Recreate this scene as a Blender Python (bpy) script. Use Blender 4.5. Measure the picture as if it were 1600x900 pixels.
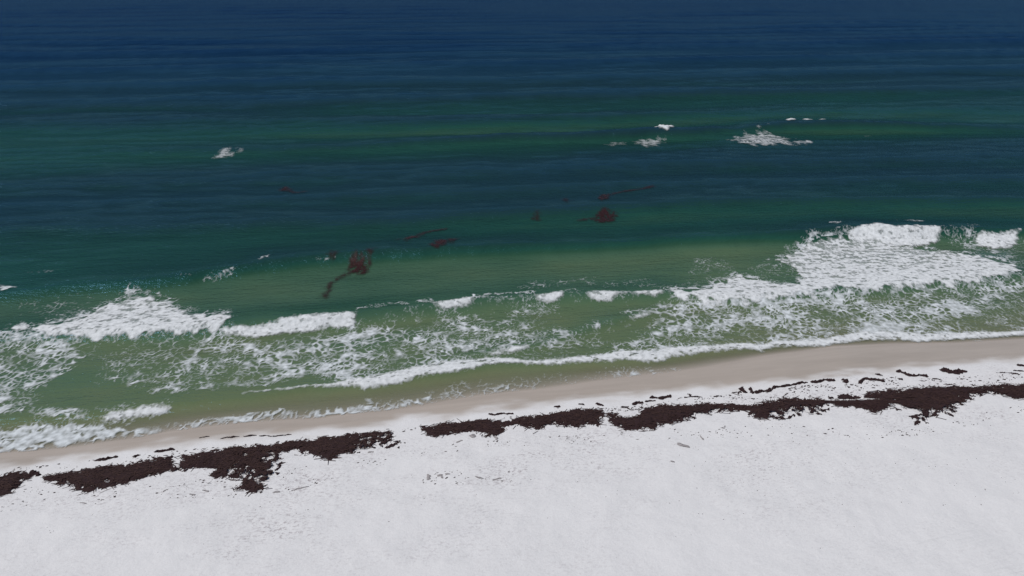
import bpy, math, random
import numpy as np
from mathutils import Vector, Matrix

for o in list(bpy.data.objects):
    bpy.data.objects.remove(o)
scene = bpy.context.scene
col = scene.collection

# ------------------------------------------------------------------ camera
CAM_H = 24.0            # drone height above the sea, metres
PITCH = 25.0            # degrees below the horizon
YAW = 8.0               # degrees towards +x; x runs along the shore, y seaward
HFOV = 70.0
cam_d = bpy.data.cameras.new('camera')
cam = bpy.data.objects.new('camera', cam_d)
col.objects.link(cam)
cam.location = (0, 0, CAM_H)
cam.rotation_euler = (math.radians(90 - PITCH), 0, math.radians(-YAW))
cam_d.sensor_width = 36
cam_d.angle = math.radians(HFOV)
cam_d.clip_start = 0.5
cam_d.clip_end = 60000
scene.camera = cam

# ------------------------------------------------------------------ sky, sun, exposure
SUN_EL, SUN_AZ = 60.0, -98.0       # azimuth measured from +y towards +x
w = bpy.data.worlds.new('World')
scene.world = w
w.use_nodes = True
nt = w.node_tree
bg = nt.nodes['Background']
sky = nt.nodes.new('ShaderNodeTexSky')
sky.sky_type = 'NISHITA'
sky.sun_disc = False
sky.sun_elevation = math.radians(SUN_EL)
sky.sun_rotation = math.radians(SUN_AZ)
sky.altitude = 0
sky.air_density = 1.0
sky.dust_density = 0.0
sky.ozone_density = 4.0
nt.links.new(sky.outputs[0], bg.inputs[0])
bg.inputs[1].default_value = 0.05

sl = bpy.data.lights.new('sun', 'SUN')
sl.energy = 3.0
sl.angle = math.radians(0.6)
sl.color = (1.0, 0.965, 0.92)
sun = bpy.data.objects.new('sun', sl)
col.objects.link(sun)
el, az = math.radians(SUN_EL), math.radians(SUN_AZ)
sdir = Vector((math.sin(az) * math.cos(el), math.cos(az) * math.cos(el), math.sin(el)))
sun.rotation_euler = sdir.to_track_quat('Z', 'Y').to_euler()
sun.location = sdir * 200

vs = scene.view_settings
vs.view_transform = 'Standard'
vs.look = 'None'
vs.exposure = 0.0
vs.gamma = 1.0
vs.use_curve_mapping = False
scene.render.engine = 'CYCLES'
scene.cycles.use_denoising = True
scene.cycles.max_bounces = 6
scene.cycles.sample_clamp_direct = 1.5
scene.cycles.transparent_max_bounces = 12
scene.cycles.caustics_reflective = False
scene.cycles.caustics_refractive = False

# ------------------------------------------------------------------ surveying: photograph point -> point on the ground
FPX = 800 / math.tan(math.radians(HFOV / 2))
_p, _y = math.radians(PITCH), math.radians(YAW)


def at(px, py, z=0.0):
    cx, cy = (px - 800) / FPX, (450 - py) / FPX
    f = math.cos(_p) + cy * math.sin(_p)
    u = -math.sin(_p) + cy * math.cos(_p)
    k = (z - CAM_H) / u
    f, r = f * k, cx * k
    return (r * math.cos(_y) + f * math.sin(_y), -r * math.sin(_y) + f * math.cos(_y))


def line(pts, z=0.0):
    a = np.array([at(x, y, z) for x, y in pts])
    return a[np.argsort(a[:, 0])]


# ------------------------------------------------------------------ noise
rng = np.random.RandomState(7)
PERM = rng.permutation(512)
GRAD = rng.uniform(0, 2 * np.pi, 512)
GX, GY = np.cos(GRAD), np.sin(GRAD)
JX, JY = rng.rand(512), rng.rand(512)


def hsh(i, j, k=0):
    return PERM[(PERM[(i + 37 * k) & 511] + j) & 511]


def perlin(x, y, k=0):
    i, j = np.floor(x).astype(np.int64), np.floor(y).astype(np.int64)
    fx, fy = x - i, y - j
    u, v = fx * fx * fx * (fx * (fx * 6 - 15) + 10), fy * fy * fy * (fy * (fy * 6 - 15) + 10)

    def g(a, b):
        h = hsh(i + a, j + b, k)
        return GX[h] * (fx - a) + GY[h] * (fy - b)
    return 1.5 * ((g(0, 0) * (1 - u) + g(1, 0) * u) * (1 - v) + (g(0, 1) * (1 - u) + g(1, 1) * u) * v)


def fbm(x, y, n=4, k=0, gain=0.5):
    r, a = 0, 1.0
    for o in range(n):
        r = r + a * perlin(x, y, k + o)
        x, y = x * 2.03 + 11.3, y * 2.03 + 5.7
        a *= gain
    return r


def worley(x, y, k=0):
    """distance to nearest and second nearest feature point"""
    i, j = np.floor(x).astype(np.int64), np.floor(y).astype(np.int64)
    f1 = np.full(x.shape, 9.0)
    f2 = np.full(x.shape, 9.0)
    for a in (-1, 0, 1):
        for b in (-1, 0, 1):
            h = hsh(i + a, j + b, k)
            d = np.hypot(i + a + JX[h] - x, j + b + JY[h] - y)
            f2 = np.where(d < f1, f1, np.minimum(f2, d))
            f1 = np.minimum(f1, d)
    return f1, f2


def sstep(a, b, x):
    t = np.clip((x - a) / (b - a), 0, 1)
    return t * t * (3 - 2 * t)


def poly_sdf(P, X, Y, margin=4.0):
    """signed distance to polygon (positive inside), -99 away from it"""
    P = np.asarray(P, float)
    out = np.full(X.shape, -99.0)
    m = (X > P[:, 0].min() - margin) & (X < P[:, 0].max() + margin) & (Y > P[:, 1].min() - margin) & (Y < P[:, 1].max() + margin)
    if not m.any():
        return out
    x, y = X[m], Y[m]
    d = np.full(x.shape, 1e9)
    ins = np.zeros(x.shape, bool)
    for (ax, ay), (bx, by) in zip(P, np.roll(P, -1, 0)):
        ex, ey = bx - ax, by - ay
        h = np.clip(((x - ax) * ex + (y - ay) * ey) / (ex * ex + ey * ey + 1e-12), 0, 1)
        d = np.minimum(d, (x - ax - h * ex) ** 2 + (y - ay - h * ey) ** 2)
        c = ((ay > y) != (by > y))
        if by != ay:
            ins ^= c & (x < ex * (y - ay) / (by - ay) + ax)
    d = np.sqrt(d)
    out[m] = np.where(ins, d, -d)
    return out


def seg_dist(P, X, Y):
    d = np.full(X.shape, 1e9)
    for (ax, ay), (bx, by) in zip(P[:-1], P[1:]):
        ex, ey = bx - ax, by - ay
        h = np.clip(((X - ax) * ex + (Y - ay) * ey) / (ex * ex + ey * ey + 1e-12), 0, 1)
        d = np.minimum(d, (X - ax - h * ex) ** 2 + (Y - ay - h * ey) ** 2)
    return np.sqrt(d)


# ------------------------------------------------------------------ the shore: waterline, beach and sea bed
WATERLINE = line([(-160, 735), (0, 709), (60, 705), (120, 699), (170, 691), (220, 684), (265, 675), (320, 668), (400, 660), (450, 657),
                  (500, 654), (545, 648), (600, 643), (660, 634), (740, 620), (800, 613), (850, 608), (900, 601), (950, 594), (1000, 588),
                  (1045, 584), (1100, 575), (1150, 566), (1200, 556), (1250, 549), (1300, 541), (1400, 537), (1500, 536), (1600, 530), (1800, 512)])
SLOPE_R = (WATERLINE[-1, 1] - WATERLINE[0, 1]) / (WATERLINE[-1, 0] - WATERLINE[0, 0])


def shore(s):
    return np.interp(s, WATERLINE[:, 0], WATERLINE[:, 1])


BED_T = np.array([-400, -60, -16, -9, -5, -2.5, 0, 1, 2.5, 4, 8, 12, 17, 20.5, 26, 33, 44, 52, 60, 70, 80, 95, 120, 160, 300, 900, 5000, 60000])
BED_Z = np.array([3.2, 2.0, 1.10, 0.84, 0.55, 0.27, 0, -.09, -.24, -.42, -.62, -.8, -1.0, -1.35, -1.9, -2.65, -3.1, -2.7, -2.0, -1.85, -2.3, -3.1, -4.4, -6.2, -9.5, -16, -30, -60])


def bed_z(s, t):
    tau = t - shore(s)
    z = np.interp(tau, BED_T, BED_Z)
    z = z + sstep(30, 60, tau) * 0.30 * fbm(s / 45, t / 22, 2, 40)
    z = z + sstep(3, 8, tau) * (1 - sstep(20, 60, tau)) * 0.18 * fbm(s / 9, t / 6, 2, 44)
    dry = sstep(-2.0, -6.0, tau)
    return z + dry * (0.05 * fbm(s / 3.2, t / 2.2, 3, 50) + 0.015 * fbm(s / 0.9, t / 0.7, 2, 55))


# swell crests traced along the shore: (x, y, height), front width, back width
RIDGES = [
    # outer bar wave
    ([(-300, 262, .1), (0, 240, .2), (200, 236, .22), (420, 232, .2), (600, 224, .3), (720, 216, .42), (900, 210, .5), (1020, 203, .7), (1060, 203, .65), (1150, 198, .5),
      (1225, 192, .7), (1300, 191, .7), (1400, 193, .55), (1500, 196, .35), (1600, 199, .3), (1900, 205, .2)], 1.4, 3.5),
    ([(-300, 205, .1), (300, 183, .2), (620, 190, .3), (900, 182, .3), (1200, 172, .25), (1600, 168, .2), (1900, 165, .1)], 2.6, 5.5),
    ([(-300, 300, .1), (100, 285, .2), (500, 272, .22), (800, 262, .3), (1000, 252, .3), (1300, 246, .25), (1600, 240, .25), (1900, 238, .1)], 2.2, 4.5),
    ([(-300, 370, .15), (0, 350, .22), (300, 342, .25), (600, 336, .32), (800, 325, .4), (1000, 316, .42), (1200, 308, .35), (1600, 308, .35), (1900, 300, .2)], 1.8, 4.2),
    ([(-300, 165, .2), (200, 158, .3), (700, 150, .35), (900, 146, .4), (1300, 140, .3), (1900, 130, .2)], 2.4, 6.0),
    ([(-300, 140, .2), (300, 128, .35), (800, 122, .25), (1200, 112, .35), (1900, 100, .2)], 2.8, 7.0),
    ([(-300, 116, .3), (500, 98, .25), (1000, 94, .4), (1500, 82, .3), (1900, 78, .2)], 3.0, 8.0),
    ([(-300, 86, .2), (300, 78, .35), (900, 70, .25), (1300, 64, .4), (1900, 56, .3)], 3.4, 9.0),
    ([(-300, 330, .15), (100, 315, .25), (400, 306, .25), (700, 294, .3), (1000, 284, .25), (1400, 276, .3), (1900, 268, .2)], 1.9, 4.0),
    # wave about to break
    ([(-300, 500, .2), (0, 458, .3), (100, 444, .35), (200, 437, .42), (300, 428, .5), (420, 408, .55), (560, 393, .6), (700, 386, .58), (860, 380, .55), (1000, 376, .5),
      (1150, 368, .55), (1260, 361, .65), (1330, 355, .75), (1470, 356, .7), (1600, 358, .6), (1900, 350, .4)], 1.15, 4.2),
    # inner breakers
    ([(-300, 545, .3), (0, 520, .3), (100, 517, .35), (250, 510, .4), (350, 504, .42), (480, 494, .45), (560, 486, .42), (700, 471, .38), (880, 458, .36), (1035, 456, .36),
      (1100, 462, .3), (1200, 462, .3), (1350, 448, .35), (1585, 428, .35), (1800, 415, .3)], 0.8, 2.6),
    ([(700, 562, .02), (762, 549, .14), (830, 540, .16), (980, 494, .18), (1020, 483, .14), (1060, 478, .02)], 0.5, 1.4),
    # swash bore
    ([(-300, 690, .1), (0, 652, .14), (100, 648, .16), (160, 645, .16), (265, 632, .17), (400, 618, .17), (480, 606, .19), (570, 600, .22), (640, 589, .23), (700, 580, .25), (760, 570, .22), (830, 566, .18),
      (900, 564, .18), (1000, 560, .2), (1040, 556, .18), (1100, 547, .15), (1190, 544, .12), (1300, 535, .10), (1400, 527, .10), (1600, 519, .10), (1800, 505, .1)], 0.55, 2.0),
]
_R = []
for pts, wf, wb in RIDGES:
    a = sorted((at(x, y, 0.85 * h) + (h,)) for x, y, h in pts)
    a = np.array(a)
    a[:, 2] *= (1.35 if wf > 1.2 else 1.15) if wf > 0.9 else 1.0
    _R.append((a, wf, wb))

# wind sea: directional components
_rw = np.random.RandomState(21)
WAVES = []
for n in range(84):
    lam = 1.5 * (26 / 1.5) ** _rw.rand()
    ang = math.radians(-92 + _rw.normal(0, 4 + 16 * max(0, 1 - lam / 7)))
    amp = 0.0050 * lam ** 0.92 * (0.58 if lam > 6 else 0.75)
    WAVES.append((2 * math.pi / lam, math.cos(ang), math.sin(ang), amp, _rw.rand() * 6.283, lam))


def sea_z(s, t, spacing=None, want_ridge=False):
    tau = t - shore(s)
    z = np.zeros(s.shape)
    far = sstep(12, 70, tau)
    mid = sstep(1, 9, tau)
    fade_far = 1 - sstep(1500, 4000, t)
    wob = fbm(s / 30, t / 30, 2, 70) * 1.2
    gust = 0.75 + 0.5 * fbm(s / 60, t / 35, 2, 75)
    for k, cx, cy, amp, ph, lam in WAVES:
        a = amp * (0.12 + 0.88 * far if lam > 5 else 0.30 + 0.55 * far) * mid * fade_far * gust
        if spacing is not None:
            a = a * sstep(1.6, 3.5, lam / spacing)
        if lam > 6:
            a = a * (1 - 0.45 * sstep(130, 400, t))
        q = k * (s * cx + t * cy) + ph + wob
        z += a * (np.sin(q) + 0.18 * np.sin(2 * q + 1.57))
    ridge = np.zeros(s.shape)
    wig1, wig2, lumpy = fbm(s / 6, s * 0 + 2.2, 3, 80), fbm(s / 7 + 9, s * 0 + 5.4, 3, 82), 1 + 0.12 * fbm(s / 5, t / 4, 2, 85)
    for ri, (a, wf, wb) in enumerate(_R):
        tc = np.interp(s, a[:, 0], a[:, 1]) + 0.35 * wf * (math.cos(ri * 1.7) * wig1 + math.sin(ri * 1.7) * wig2)
        h = np.interp(s, a[:, 0], a[:, 2], left=a[0, 2], right=a[-1, 2])
        d = t - tc
        g = np.where(d < 0, np.exp(-(d / wf) ** 2), np.exp(-(d / wb) ** 2))
        tr = 0.22 * np.exp(-((d + 2.6 * wf) / (1.6 * wf)) ** 2)
        ridge += h * (g - tr) * lumpy
    # water sheet lies down flat on the beach
    z = (z + ridge) * sstep(-1.0, 2.6, tau)
    return (z, ridge * sstep(-1.0, 2.6, tau)) if want_ridge else z


# ------------------------------------------------------------------ materials
def mat(name):
    m = bpy.data.materials.new(name)
    m.use_nodes = True
    n = m.node_tree
    n.nodes.clear()
    out = n.nodes.new('ShaderNodeOutputMaterial')
    return m, n, out


def nd(n, kind, **kw):
    x = n.nodes.new(kind)
    for k, v in kw.items():
        if k.startswith('i_'):
            x.inputs[k[2:].replace('_', ' ')].default_value = v
        else:
            setattr(x, k, v)
    return x


def attr(n, name):
    a = n.nodes.new('ShaderNodeAttribute')
    a.attribute_name = name
    return a.outputs['Fac']


def math_(n, op, a, b=None, clamp=False):
    x = n.nodes.new('ShaderNodeMath')
    x.operation = op
    x.use_clamp = clamp
    for i, v in enumerate((a, b)):
        if v is None:
            continue
        if isinstance(v, (int, float)):
            x.inputs[i].default_value = v
        else:
            n.links.new(v, x.inputs[i])
    return x.outputs[0]


def coords(n, scale, rot=0.0):
    g = n.nodes.new('ShaderNodeNewGeometry')
    m = n.nodes.new('ShaderNodeMapping')
    m.inputs['Scale'].default_value = scale
    m.inputs['Rotation'].default_value = (0, 0, rot)
    n.links.new(g.outputs['Position'], m.inputs['Vector'])
    return m.outputs[0]


def noise(n, vec, scale, detail=4, rough=0.55, dist=0.0):
    x = n.nodes.new('ShaderNodeTexNoise')
    x.inputs['Scale'].default_value = scale
    x.inputs['Detail'].default_value = detail
    x.inputs['Roughness'].default_value = rough
    x.inputs['Distortion'].default_value = dist
    n.links.new(vec, x.inputs['Vector'])
    return x.outputs['Fac']


def ramp(n, fac, stops):
    r = n.nodes.new('ShaderNodeValToRGB')
    e = r.color_ramp.elements
    while len(e) < len(stops):
        e.new(0.5)
    for i, (p, c) in enumerate(stops):
        e[i].position = p
        e[i].color = (*c, 1) if len(c) == 3 else c
    n.links.new(fac, r.inputs[0])
    return r.outputs[0]


def bump(n, h, strength, dist, normal=None):
    b = n.nodes.new('ShaderNodeBump')
    b.inputs['Strength'].default_value = strength
    b.inputs['Distance'].default_value = dist
    n.links.new(h, b.inputs['Height'])
    if normal is not None:
        n.links.new(normal, b.inputs['Normal'])
    return b.outputs[0]


def mixc(n, f, a, b, blend='MIX'):
    x = n.nodes.new('ShaderNodeMix')
    x.data_type = 'RGBA'
    x.blend_type = blend
    for sock, v in ((x.inputs[0], f), (x.inputs[6], a), (x.inputs[7], b)):
        if isinstance(v, (int, float)):
            sock.default_value = v
        elif isinstance(v, tuple):
            sock.default_value = (*v, 1)
        else:
            n.links.new(v, sock)
    return x.outputs[2]


# water: colour follows water depth, with shade on swell crests painted in as extra depth, thin water lets the sand show
M_WATER, n, out = mat('sea_water')
shaded_dep = attr(n, 'depth')
big = noise(n, coords(n, (0.035, 0.07, 0.07)), 1.0, 4, 0.6)
dep2 = math_(n, 'MULTIPLY', shaded_dep, math_(n, 'ADD', math_(n, 'MULTIPLY', big, 0.4), 0.8))
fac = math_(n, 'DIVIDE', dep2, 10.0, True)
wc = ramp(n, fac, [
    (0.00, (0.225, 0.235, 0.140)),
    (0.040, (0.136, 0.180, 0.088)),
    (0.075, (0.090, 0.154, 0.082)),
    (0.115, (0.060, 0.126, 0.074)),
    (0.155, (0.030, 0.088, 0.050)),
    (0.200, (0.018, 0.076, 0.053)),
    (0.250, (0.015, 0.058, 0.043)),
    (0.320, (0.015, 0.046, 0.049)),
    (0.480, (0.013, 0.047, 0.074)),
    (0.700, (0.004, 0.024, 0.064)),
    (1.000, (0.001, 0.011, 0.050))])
sed = noise(n, coords(n, (0.25, 0.4, 0.4)), 1.0, 5, 0.65, 0.8)
wc = mixc(n, math_(n, 'MULTIPLY', math_(n, 'SUBTRACT', sed, 0.42, True), math_(n, 'SUBTRACT', 1.0, math_(n, 'DIVIDE', shaded_dep, 1.1, True))), wc, (0.20, 0.18, 0.085))
r1 = noise(n, coords(n, (0.42, 1.7, 1.0), 0.06), 1.0, 4, 0.60, 0.30)
r2 = noise(n, coords(n, (2.6, 5.2, 1.0), -0.22), 1.0, 3, 0.6, 0.3)
calm = math_(n, 'ADD', math_(n, 'MULTIPLY', math_(n, 'DIVIDE', shaded_dep, 2.2, True), 0.55), 0.45)
hh = math_(n, 'MULTIPLY', math_(n, 'ADD', math_(n, 'MULTIPLY', r1, 0.19), math_(n, 'MULTIPLY', r2, 0.10)), calm)
bn = bump(n, hh, 1.0, 1.0)
body = nd(n, 'ShaderNodeBsdfDiffuse')
n.links.new(wc, body.inputs['Color'])
n.links.new(bump(n, hh, 0.6, 1.0), body.inputs['Normal'])
gl = nd(n, 'ShaderNodeBsdfGlossy')
gl.inputs['Roughness'].default_value = 0.12
gl.inputs['Color'].default_value = (0.135, 0.29, 0.49, 1)
n.links.new(bn, gl.inputs['Normal'])
fr = nd(n, 'ShaderNodeFresnel')
fr.inputs['IOR'].default_value = 1.6
n.links.new(bn, fr.inputs['Normal'])
bs = nd(n, 'ShaderNodeMixShader')
n.links.new(fr.outputs[0], bs.inputs[0])
n.links.new(body.outputs[0], bs.inputs[1])
n.links.new(gl.outputs[0], bs.inputs[2])
tr = nd(n, 'ShaderNodeBsdfTransparent')
mx = nd(n, 'ShaderNodeMixShader')
alpha = math_(n, 'SUBTRACT', 1.0, math_(n, 'POWER', 2.718, math_(n, 'MULTIPLY', math_(n, 'MAXIMUM', shaded_dep, 0.0), -10.0)))
n.links.new(alpha, mx.inputs[0])
n.links.new(tr.outputs[0], mx.inputs[1])
n.links.new(bs.outputs[0], mx.inputs[2])
n.links.new(mx.outputs[0], out.inputs[0])


def foam_material(name, colour, fine=1.0):
    m, n, out = mat(name)
    a = attr(n, 'cover')
    f = noise(n, coords(n, (1, 0.7, 1)), 7.0 * fine, 4, 0.65)
    a2 = math_(n, 'ADD', a, math_(n, 'MULTIPLY', math_(n, 'SUBTRACT', f, 0.5), math_(n, 'MULTIPLY', math_(n, 'SUBTRACT', 1.15, a), 0.7)), True)
    b = nd(n, 'ShaderNodeBsdfPrincipled')
    b.inputs['Roughness'].default_value = 0.75
    b.inputs['Specular IOR Level'].default_value = 0.25
    c = mixc(n, noise(n, coords(n, (1, 1, 1)), 2.2, 4, 0.6), tuple(0.84 * x for x in colour), colour)
    n.links.new(c, b.inputs['Base Color'])
    lump = noise(n, coords(n, (1, 1, 1)), 4.5, 6, 0.72)
    n.links.new(bump(n, lump, 0.5, 0.05), b.inputs['Normal'])
    t = nd(n, 'ShaderNodeBsdfTransparent')
    x = nd(n, 'ShaderNodeMixShader')
    n.links.new(a2, x.inputs[0])
    n.links.new(t.outputs[0], x.inputs[1])
    n.links.new(b.outputs[0], x.inputs[2])
    n.links.new(x.outputs[0], out.inputs[0])
    return m


M_FOAM = foam_material('foam_lace', (0.76, 0.80, 0.82))
M_ROLL = foam_material('foam_roll', (0.82, 0.84, 0.85))

# sand
M_SAND, n, out = mat('quartz_sand')
wet = attr(n, 'wet')
g1 = noise(n, coords(n, (1, 1, 1)), 0.35, 5, 0.6)
g2 = noise(n, coords(n, (1, 1, 1)), 14.0, 3, 0.7)
dry = mixc(n, g1, (0.715, 0.705, 0.705), (0.775, 0.762, 0.760))
dry = mixc(n, math_(n, 'MULTIPLY', math_(n, 'SUBTRACT', g2, 0.42, True), 0.55), dry, (0.46, 0.45, 0.46))
sm = attr(n, 'strewn')
sp1 = noise(n, coords(n, (1, 1.5, 1), 0.2), 5.5, 4, 0.72)
sp2 = noise(n, coords(n, (0.6, 1.2, 1)), 0.55, 4, 0.6)
spk = math_(n, 'MULTIPLY', math_(n, 'MULTIPLY', math_(n, 'SUBTRACT', sp1, 0.50, True), 6.0, True), math_(n, 'MULTIPLY', math_(n, 'SUBTRACT', sp2, 0.36, True), 3.5, True))
dry = mixc(n, math_(n, 'MULTIPLY', spk, sm, True), dry, (0.33, 0.29, 0.30))
wetc = mixc(n, noise(n, coords(n, (0.16, 1.1, 1)), 1.0, 5, 0.65, 0.6), (0.350, 0.298, 0.250), (0.520, 0.450, 0.390))
damp = ramp(n, wet, [(0, (0, 0, 0)), (0.35, (0.28, 0.28, 0.28)), (1, (1, 1, 1))])
sc_ = mixc(n, damp, dry, wetc)
b = nd(n, 'ShaderNodeBsdfPrincipled')
b.inputs['Specular IOR Level'].default_value = 0.3
n.links.new(sc_, b.inputs['Base Color'])
n.links.new(ramp(n, wet, [(0, (0.95,) * 3), (0.5, (0.7,) * 3), (1, (0.25,) * 3)]), b.inputs['Roughness'])
relief = math_(n, 'ADD', math_(n, 'MULTIPLY', noise(n, coords(n, (1, 1.3, 1)), 2.6, 5, 0.62), 0.045), math_(n, 'MULTIPLY', g2, 0.012))
wv = nd(n, 'ShaderNodeTexWave', wave_type='BANDS', bands_direction='Y')
wv.inputs['Scale'].default_value = 0.9
wv.inputs['Distortion'].default_value = 1.2
wv.inputs['Detail'].default_value = 2
wv.inputs['Detail Scale'].default_value = 0.6
n.links.new(coords(n, (1, 1, 1), -0.13), wv.inputs['Vector'])
relief = math_(n, 'ADD', math_(n, 'MULTIPLY', relief, math_(n, 'SUBTRACT', 1.0, math_(n, 'MULTIPLY', wet, 0.9))),
               math_(n, 'MULTIPLY', math_(n, 'MULTIPLY', wv.outputs['Fac'], attr(n, 'tracks')), 0.035))
n.links.new(bump(n, relief, 0.8, 1.0), b.inputs['Normal'])
n.links.new(b.outputs[0], out.inputs[0])


def weed_material(name, dark, light, rough, cover=False):
    m, n, out = mat(name)
    f = noise(n, coords(n, (1, 1, 1)), 5.0, 5, 0.7)
    f2 = noise(n, coords(n, (1, 1, 1)), 0.6, 3, 0.6)
    c = mixc(n, math_(n, 'ADD', math_(n, 'MULTIPLY', f, 0.7), math_(n, 'MULTIPLY', f2, 0.3)), dark, light)
    b = nd(n, 'ShaderNodeBsdfPrincipled')
    b.inputs['Roughness'].default_value = rough
    b.inputs['Specular IOR Level'].default_value = 0.2
    n.links.new(c, b.inputs['Base Color'])
    n.links.new(bump(n, noise(n, coords(n, (1, 1, 1)), 11.0, 5, 0.75), 1.0, 0.035), b.inputs['Normal'])
    if cover:
        t = nd(n, 'ShaderNodeBsdfTransparent')
        x = nd(n, 'ShaderNodeMixShader')
        n.links.new(attr(n, 'cover'), x.inputs[0])
        n.links.new(t.outputs[0], x.inputs[1])
        n.links.new(b.outputs[0], x.inputs[2])
        n.links.new(x.outputs[0], out.inputs[0])
    else:
        n.links.new(b.outputs[0], out.inputs[0])
    return m


M_WEED = weed_material('beached_seaweed', (0.014, 0.007, 0.008), (0.050, 0.026, 0.027), 0.85)
M_FROND = weed_material('frond_strands', (0.012, 0.006, 0.006), (0.085, 0.046, 0.040), 0.8)
M_DRYWEED = weed_material('sun_dried_seaweed', (0.20, 0.18, 0.18), (0.46, 0.43, 0.43), 0.9)
M_FLOAT = weed_material('floating_seaweed', (0.024, 0.009, 0.009), (0.054, 0.016, 0.016), 0.45, True)

# ------------------------------------------------------------------ mesh helpers


def mesh_obj(name, V, F, material, attrs=None, smooth=True):
    V = np.asarray(V, np.float32)
    F = np.asarray(F, np.int32)
    me = bpy.data.meshes.new(name)
    me.vertices.add(len(V))
    me.vertices.foreach_set('co', V.ravel())
    k = F.shape[1]
    me.loops.add(F.size)
    me.loops.foreach_set('vertex_index', F.ravel())
    me.polygons.add(len(F))
    me.polygons.foreach_set('loop_start', np.arange(0, F.size, k, dtype=np.int32))
    me.polygons.foreach_set('loop_total', np.full(len(F), k, np.int32))
    me.polygons.foreach_set('use_smooth', np.full(len(F), smooth, bool))
    for an, av in (attrs or {}).items():
        a = me.attributes.new(an, 'FLOAT', 'POINT')
        a.data.foreach_set('value', np.asarray(av, np.float32).ravel())
    me.materials.append(material)
    me.update()
    me.validate()
    o = bpy.data.objects.new(name, me)
    col.objects.link(o)
    return o


def grid_faces(nr, nc):
    i = np.arange(nr * nc).reshape(nr, nc)
    return np.stack([i[:-1, :-1], i[:-1, 1:], i[1:, 1:], i[1:, :-1]], -1)


def compact(V, F, attrs):
    used = np.zeros(len(V), bool)
    used[F.ravel()] = True
    idx = np.cumsum(used) - 1
    return V[used], idx[F], {k: v[used] for k, v in attrs.items()}


def tag(o, label=None, cat=None, group=None, kind=None):
    if label:
        o['label'] = label
    if cat:
        o['category'] = cat
    if group:
        o['group'] = group
    if kind:
        o['kind'] = kind
    return o


# ------------------------------------------------------------------ sand: one sheet from behind the camera to the sea bed


def graded(lo, hi, step, far_lo, far_hi):
    c = [np.arange(lo, hi, step)]
    a, d = lo, step
    left = []
    while a > far_lo:
        d *= 1.5
        a -= d
        left.append(a)
    a, d = c[0][-1], step
    right = []
    while a < far_hi:
        d *= 1.5
        a += d
        right.append(a)
    return np.concatenate([left[::-1], c[0], right])


ss = graded(-42, 58, 0.16, -9000, 9000)
tt = graded(8, 50, 0.14, -400, 75)
S, T = np.meshgrid(ss, tt)
far_tilt = np.clip(np.abs(S) - 58, 0, None)
Z = bed_z(S, T)
DRYLINE = line([(-160, 752), (0, 726), (120, 712), (250, 694), (380, 681), (450, 676), (560, 664), (660, 650), (800, 634), (900, 624), (1000, 615), (1100, 606), (1200, 600), (1300, 590), (1400, 579), (1500, 569), (1600, 562), (1800, 540)], 0.35)
dl = np.interp(S, DRYLINE[:, 0], DRYLINE[:, 1])
wetv = sstep(-0.6, 0.9, T - dl + 0.55 * fbm(S / 2.4, T / 1.0, 3, 90))
tracks = sstep(0.0, 1.0, poly_sdf([at(1180, 960, 1.2), at(1300, 850, 1.2), at(1500, 800, 1.2), at(1700, 770, 1.2), at(1800, 960, 1.2)], S, T, 8)) * (0.4 + 0.9 * fbm(S / 3, T / 1.2, 2, 95))
tb = T - shore(S)
strewn = sstep(-2.5, -4.5, tb) * (0.25 + 0.75 * sstep(-15, -9, tb)) * np.clip(0.65 + 0.6 * fbm(S / 9, T / 4, 2, 97), 0.15, 1)
sand = mesh_obj('sand_beach', np.stack([S, T, Z], -1).reshape(-1, 3), grid_faces(*S.shape).reshape(-1, 4), M_SAND,
                {'wet': wetv, 'strewn': strewn, 'tracks': np.clip(tracks, 0, 1)})
tag(sand, 'white quartz sand beach with a damp beige strip at the water', 'beach', kind='structure')

# ------------------------------------------------------------------ sea
dep_ang = np.radians(np.concatenate([np.linspace(46, 2.6, 680), 2.6 * 0.84 ** np.arange(1, 22)]))
rr = CAM_H / np.tan(dep_ang)
half = np.concatenate([np.linspace(-86, -45, 26)[:-1], np.linspace(-45, 45, 900), np.linspace(45, 86, 26)[1:]])
th = np.radians(half + YAW)
TH, RR = np.meshgrid(th, rr)
S, T = RR * np.sin(TH), RR * np.cos(TH)
spacing = np.maximum(np.gradient(rr)[:, None], 0.0) + 0 * S
Zs, ridge = sea_z(S, T, np.abs(spacing), True)
depth = Zs - bed_z(S, T)
F = grid_faces(*S.shape)
keep = (depth[:-1, :-1] > -0.35) & (T[:-1, :-1] > 0)
sea_v = np.stack([S, T, Zs], -1).reshape(-1, 3)
V, F, A = compact(sea_v, F[keep].reshape(-1, 4), {'depth': (depth + np.where(depth > 0, (0.20 + 0.65 * sstep(12, 18, T - shore(S))) * np.clip(ridge, -.04, 1) * sstep(0.1, 0.9, depth), 0)).ravel()})  # ridge height added to the true depth paints the wave faces darker
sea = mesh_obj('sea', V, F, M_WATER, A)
tag(sea, 'green to navy blue sea with low swell rolling to the beach', 'sea', kind='structure')

# ------------------------------------------------------------------ generic patch laid on the sea or the sand


def patch(s0, s1, t0, t1, ds, dt):
    return np.meshgrid(np.arange(s0, s1 + ds, ds), np.arange(t0, t1 + dt, dt))


def cells_of(mask):
    return mask[:-1, :-1] | mask[1:, :-1] | mask[:-1, 1:] | mask[1:, 1:]


def patch_obj(name, S, T, Z, mask, material, attrs):
    c = cells_of(mask)
    if not c.any():
        return None
    F = grid_faces(*S.shape)[c].reshape(-1, 4)
    V, F, A = compact(np.stack([S, T, Z], -1).reshape(-1, 3), F, {k: v.ravel() for k, v in attrs.items()})
    return mesh_obj(name, V, F, material, A)


def wpoly(pts, z=0.0):
    return [at(x, y, z) for x, y in pts]


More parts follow.
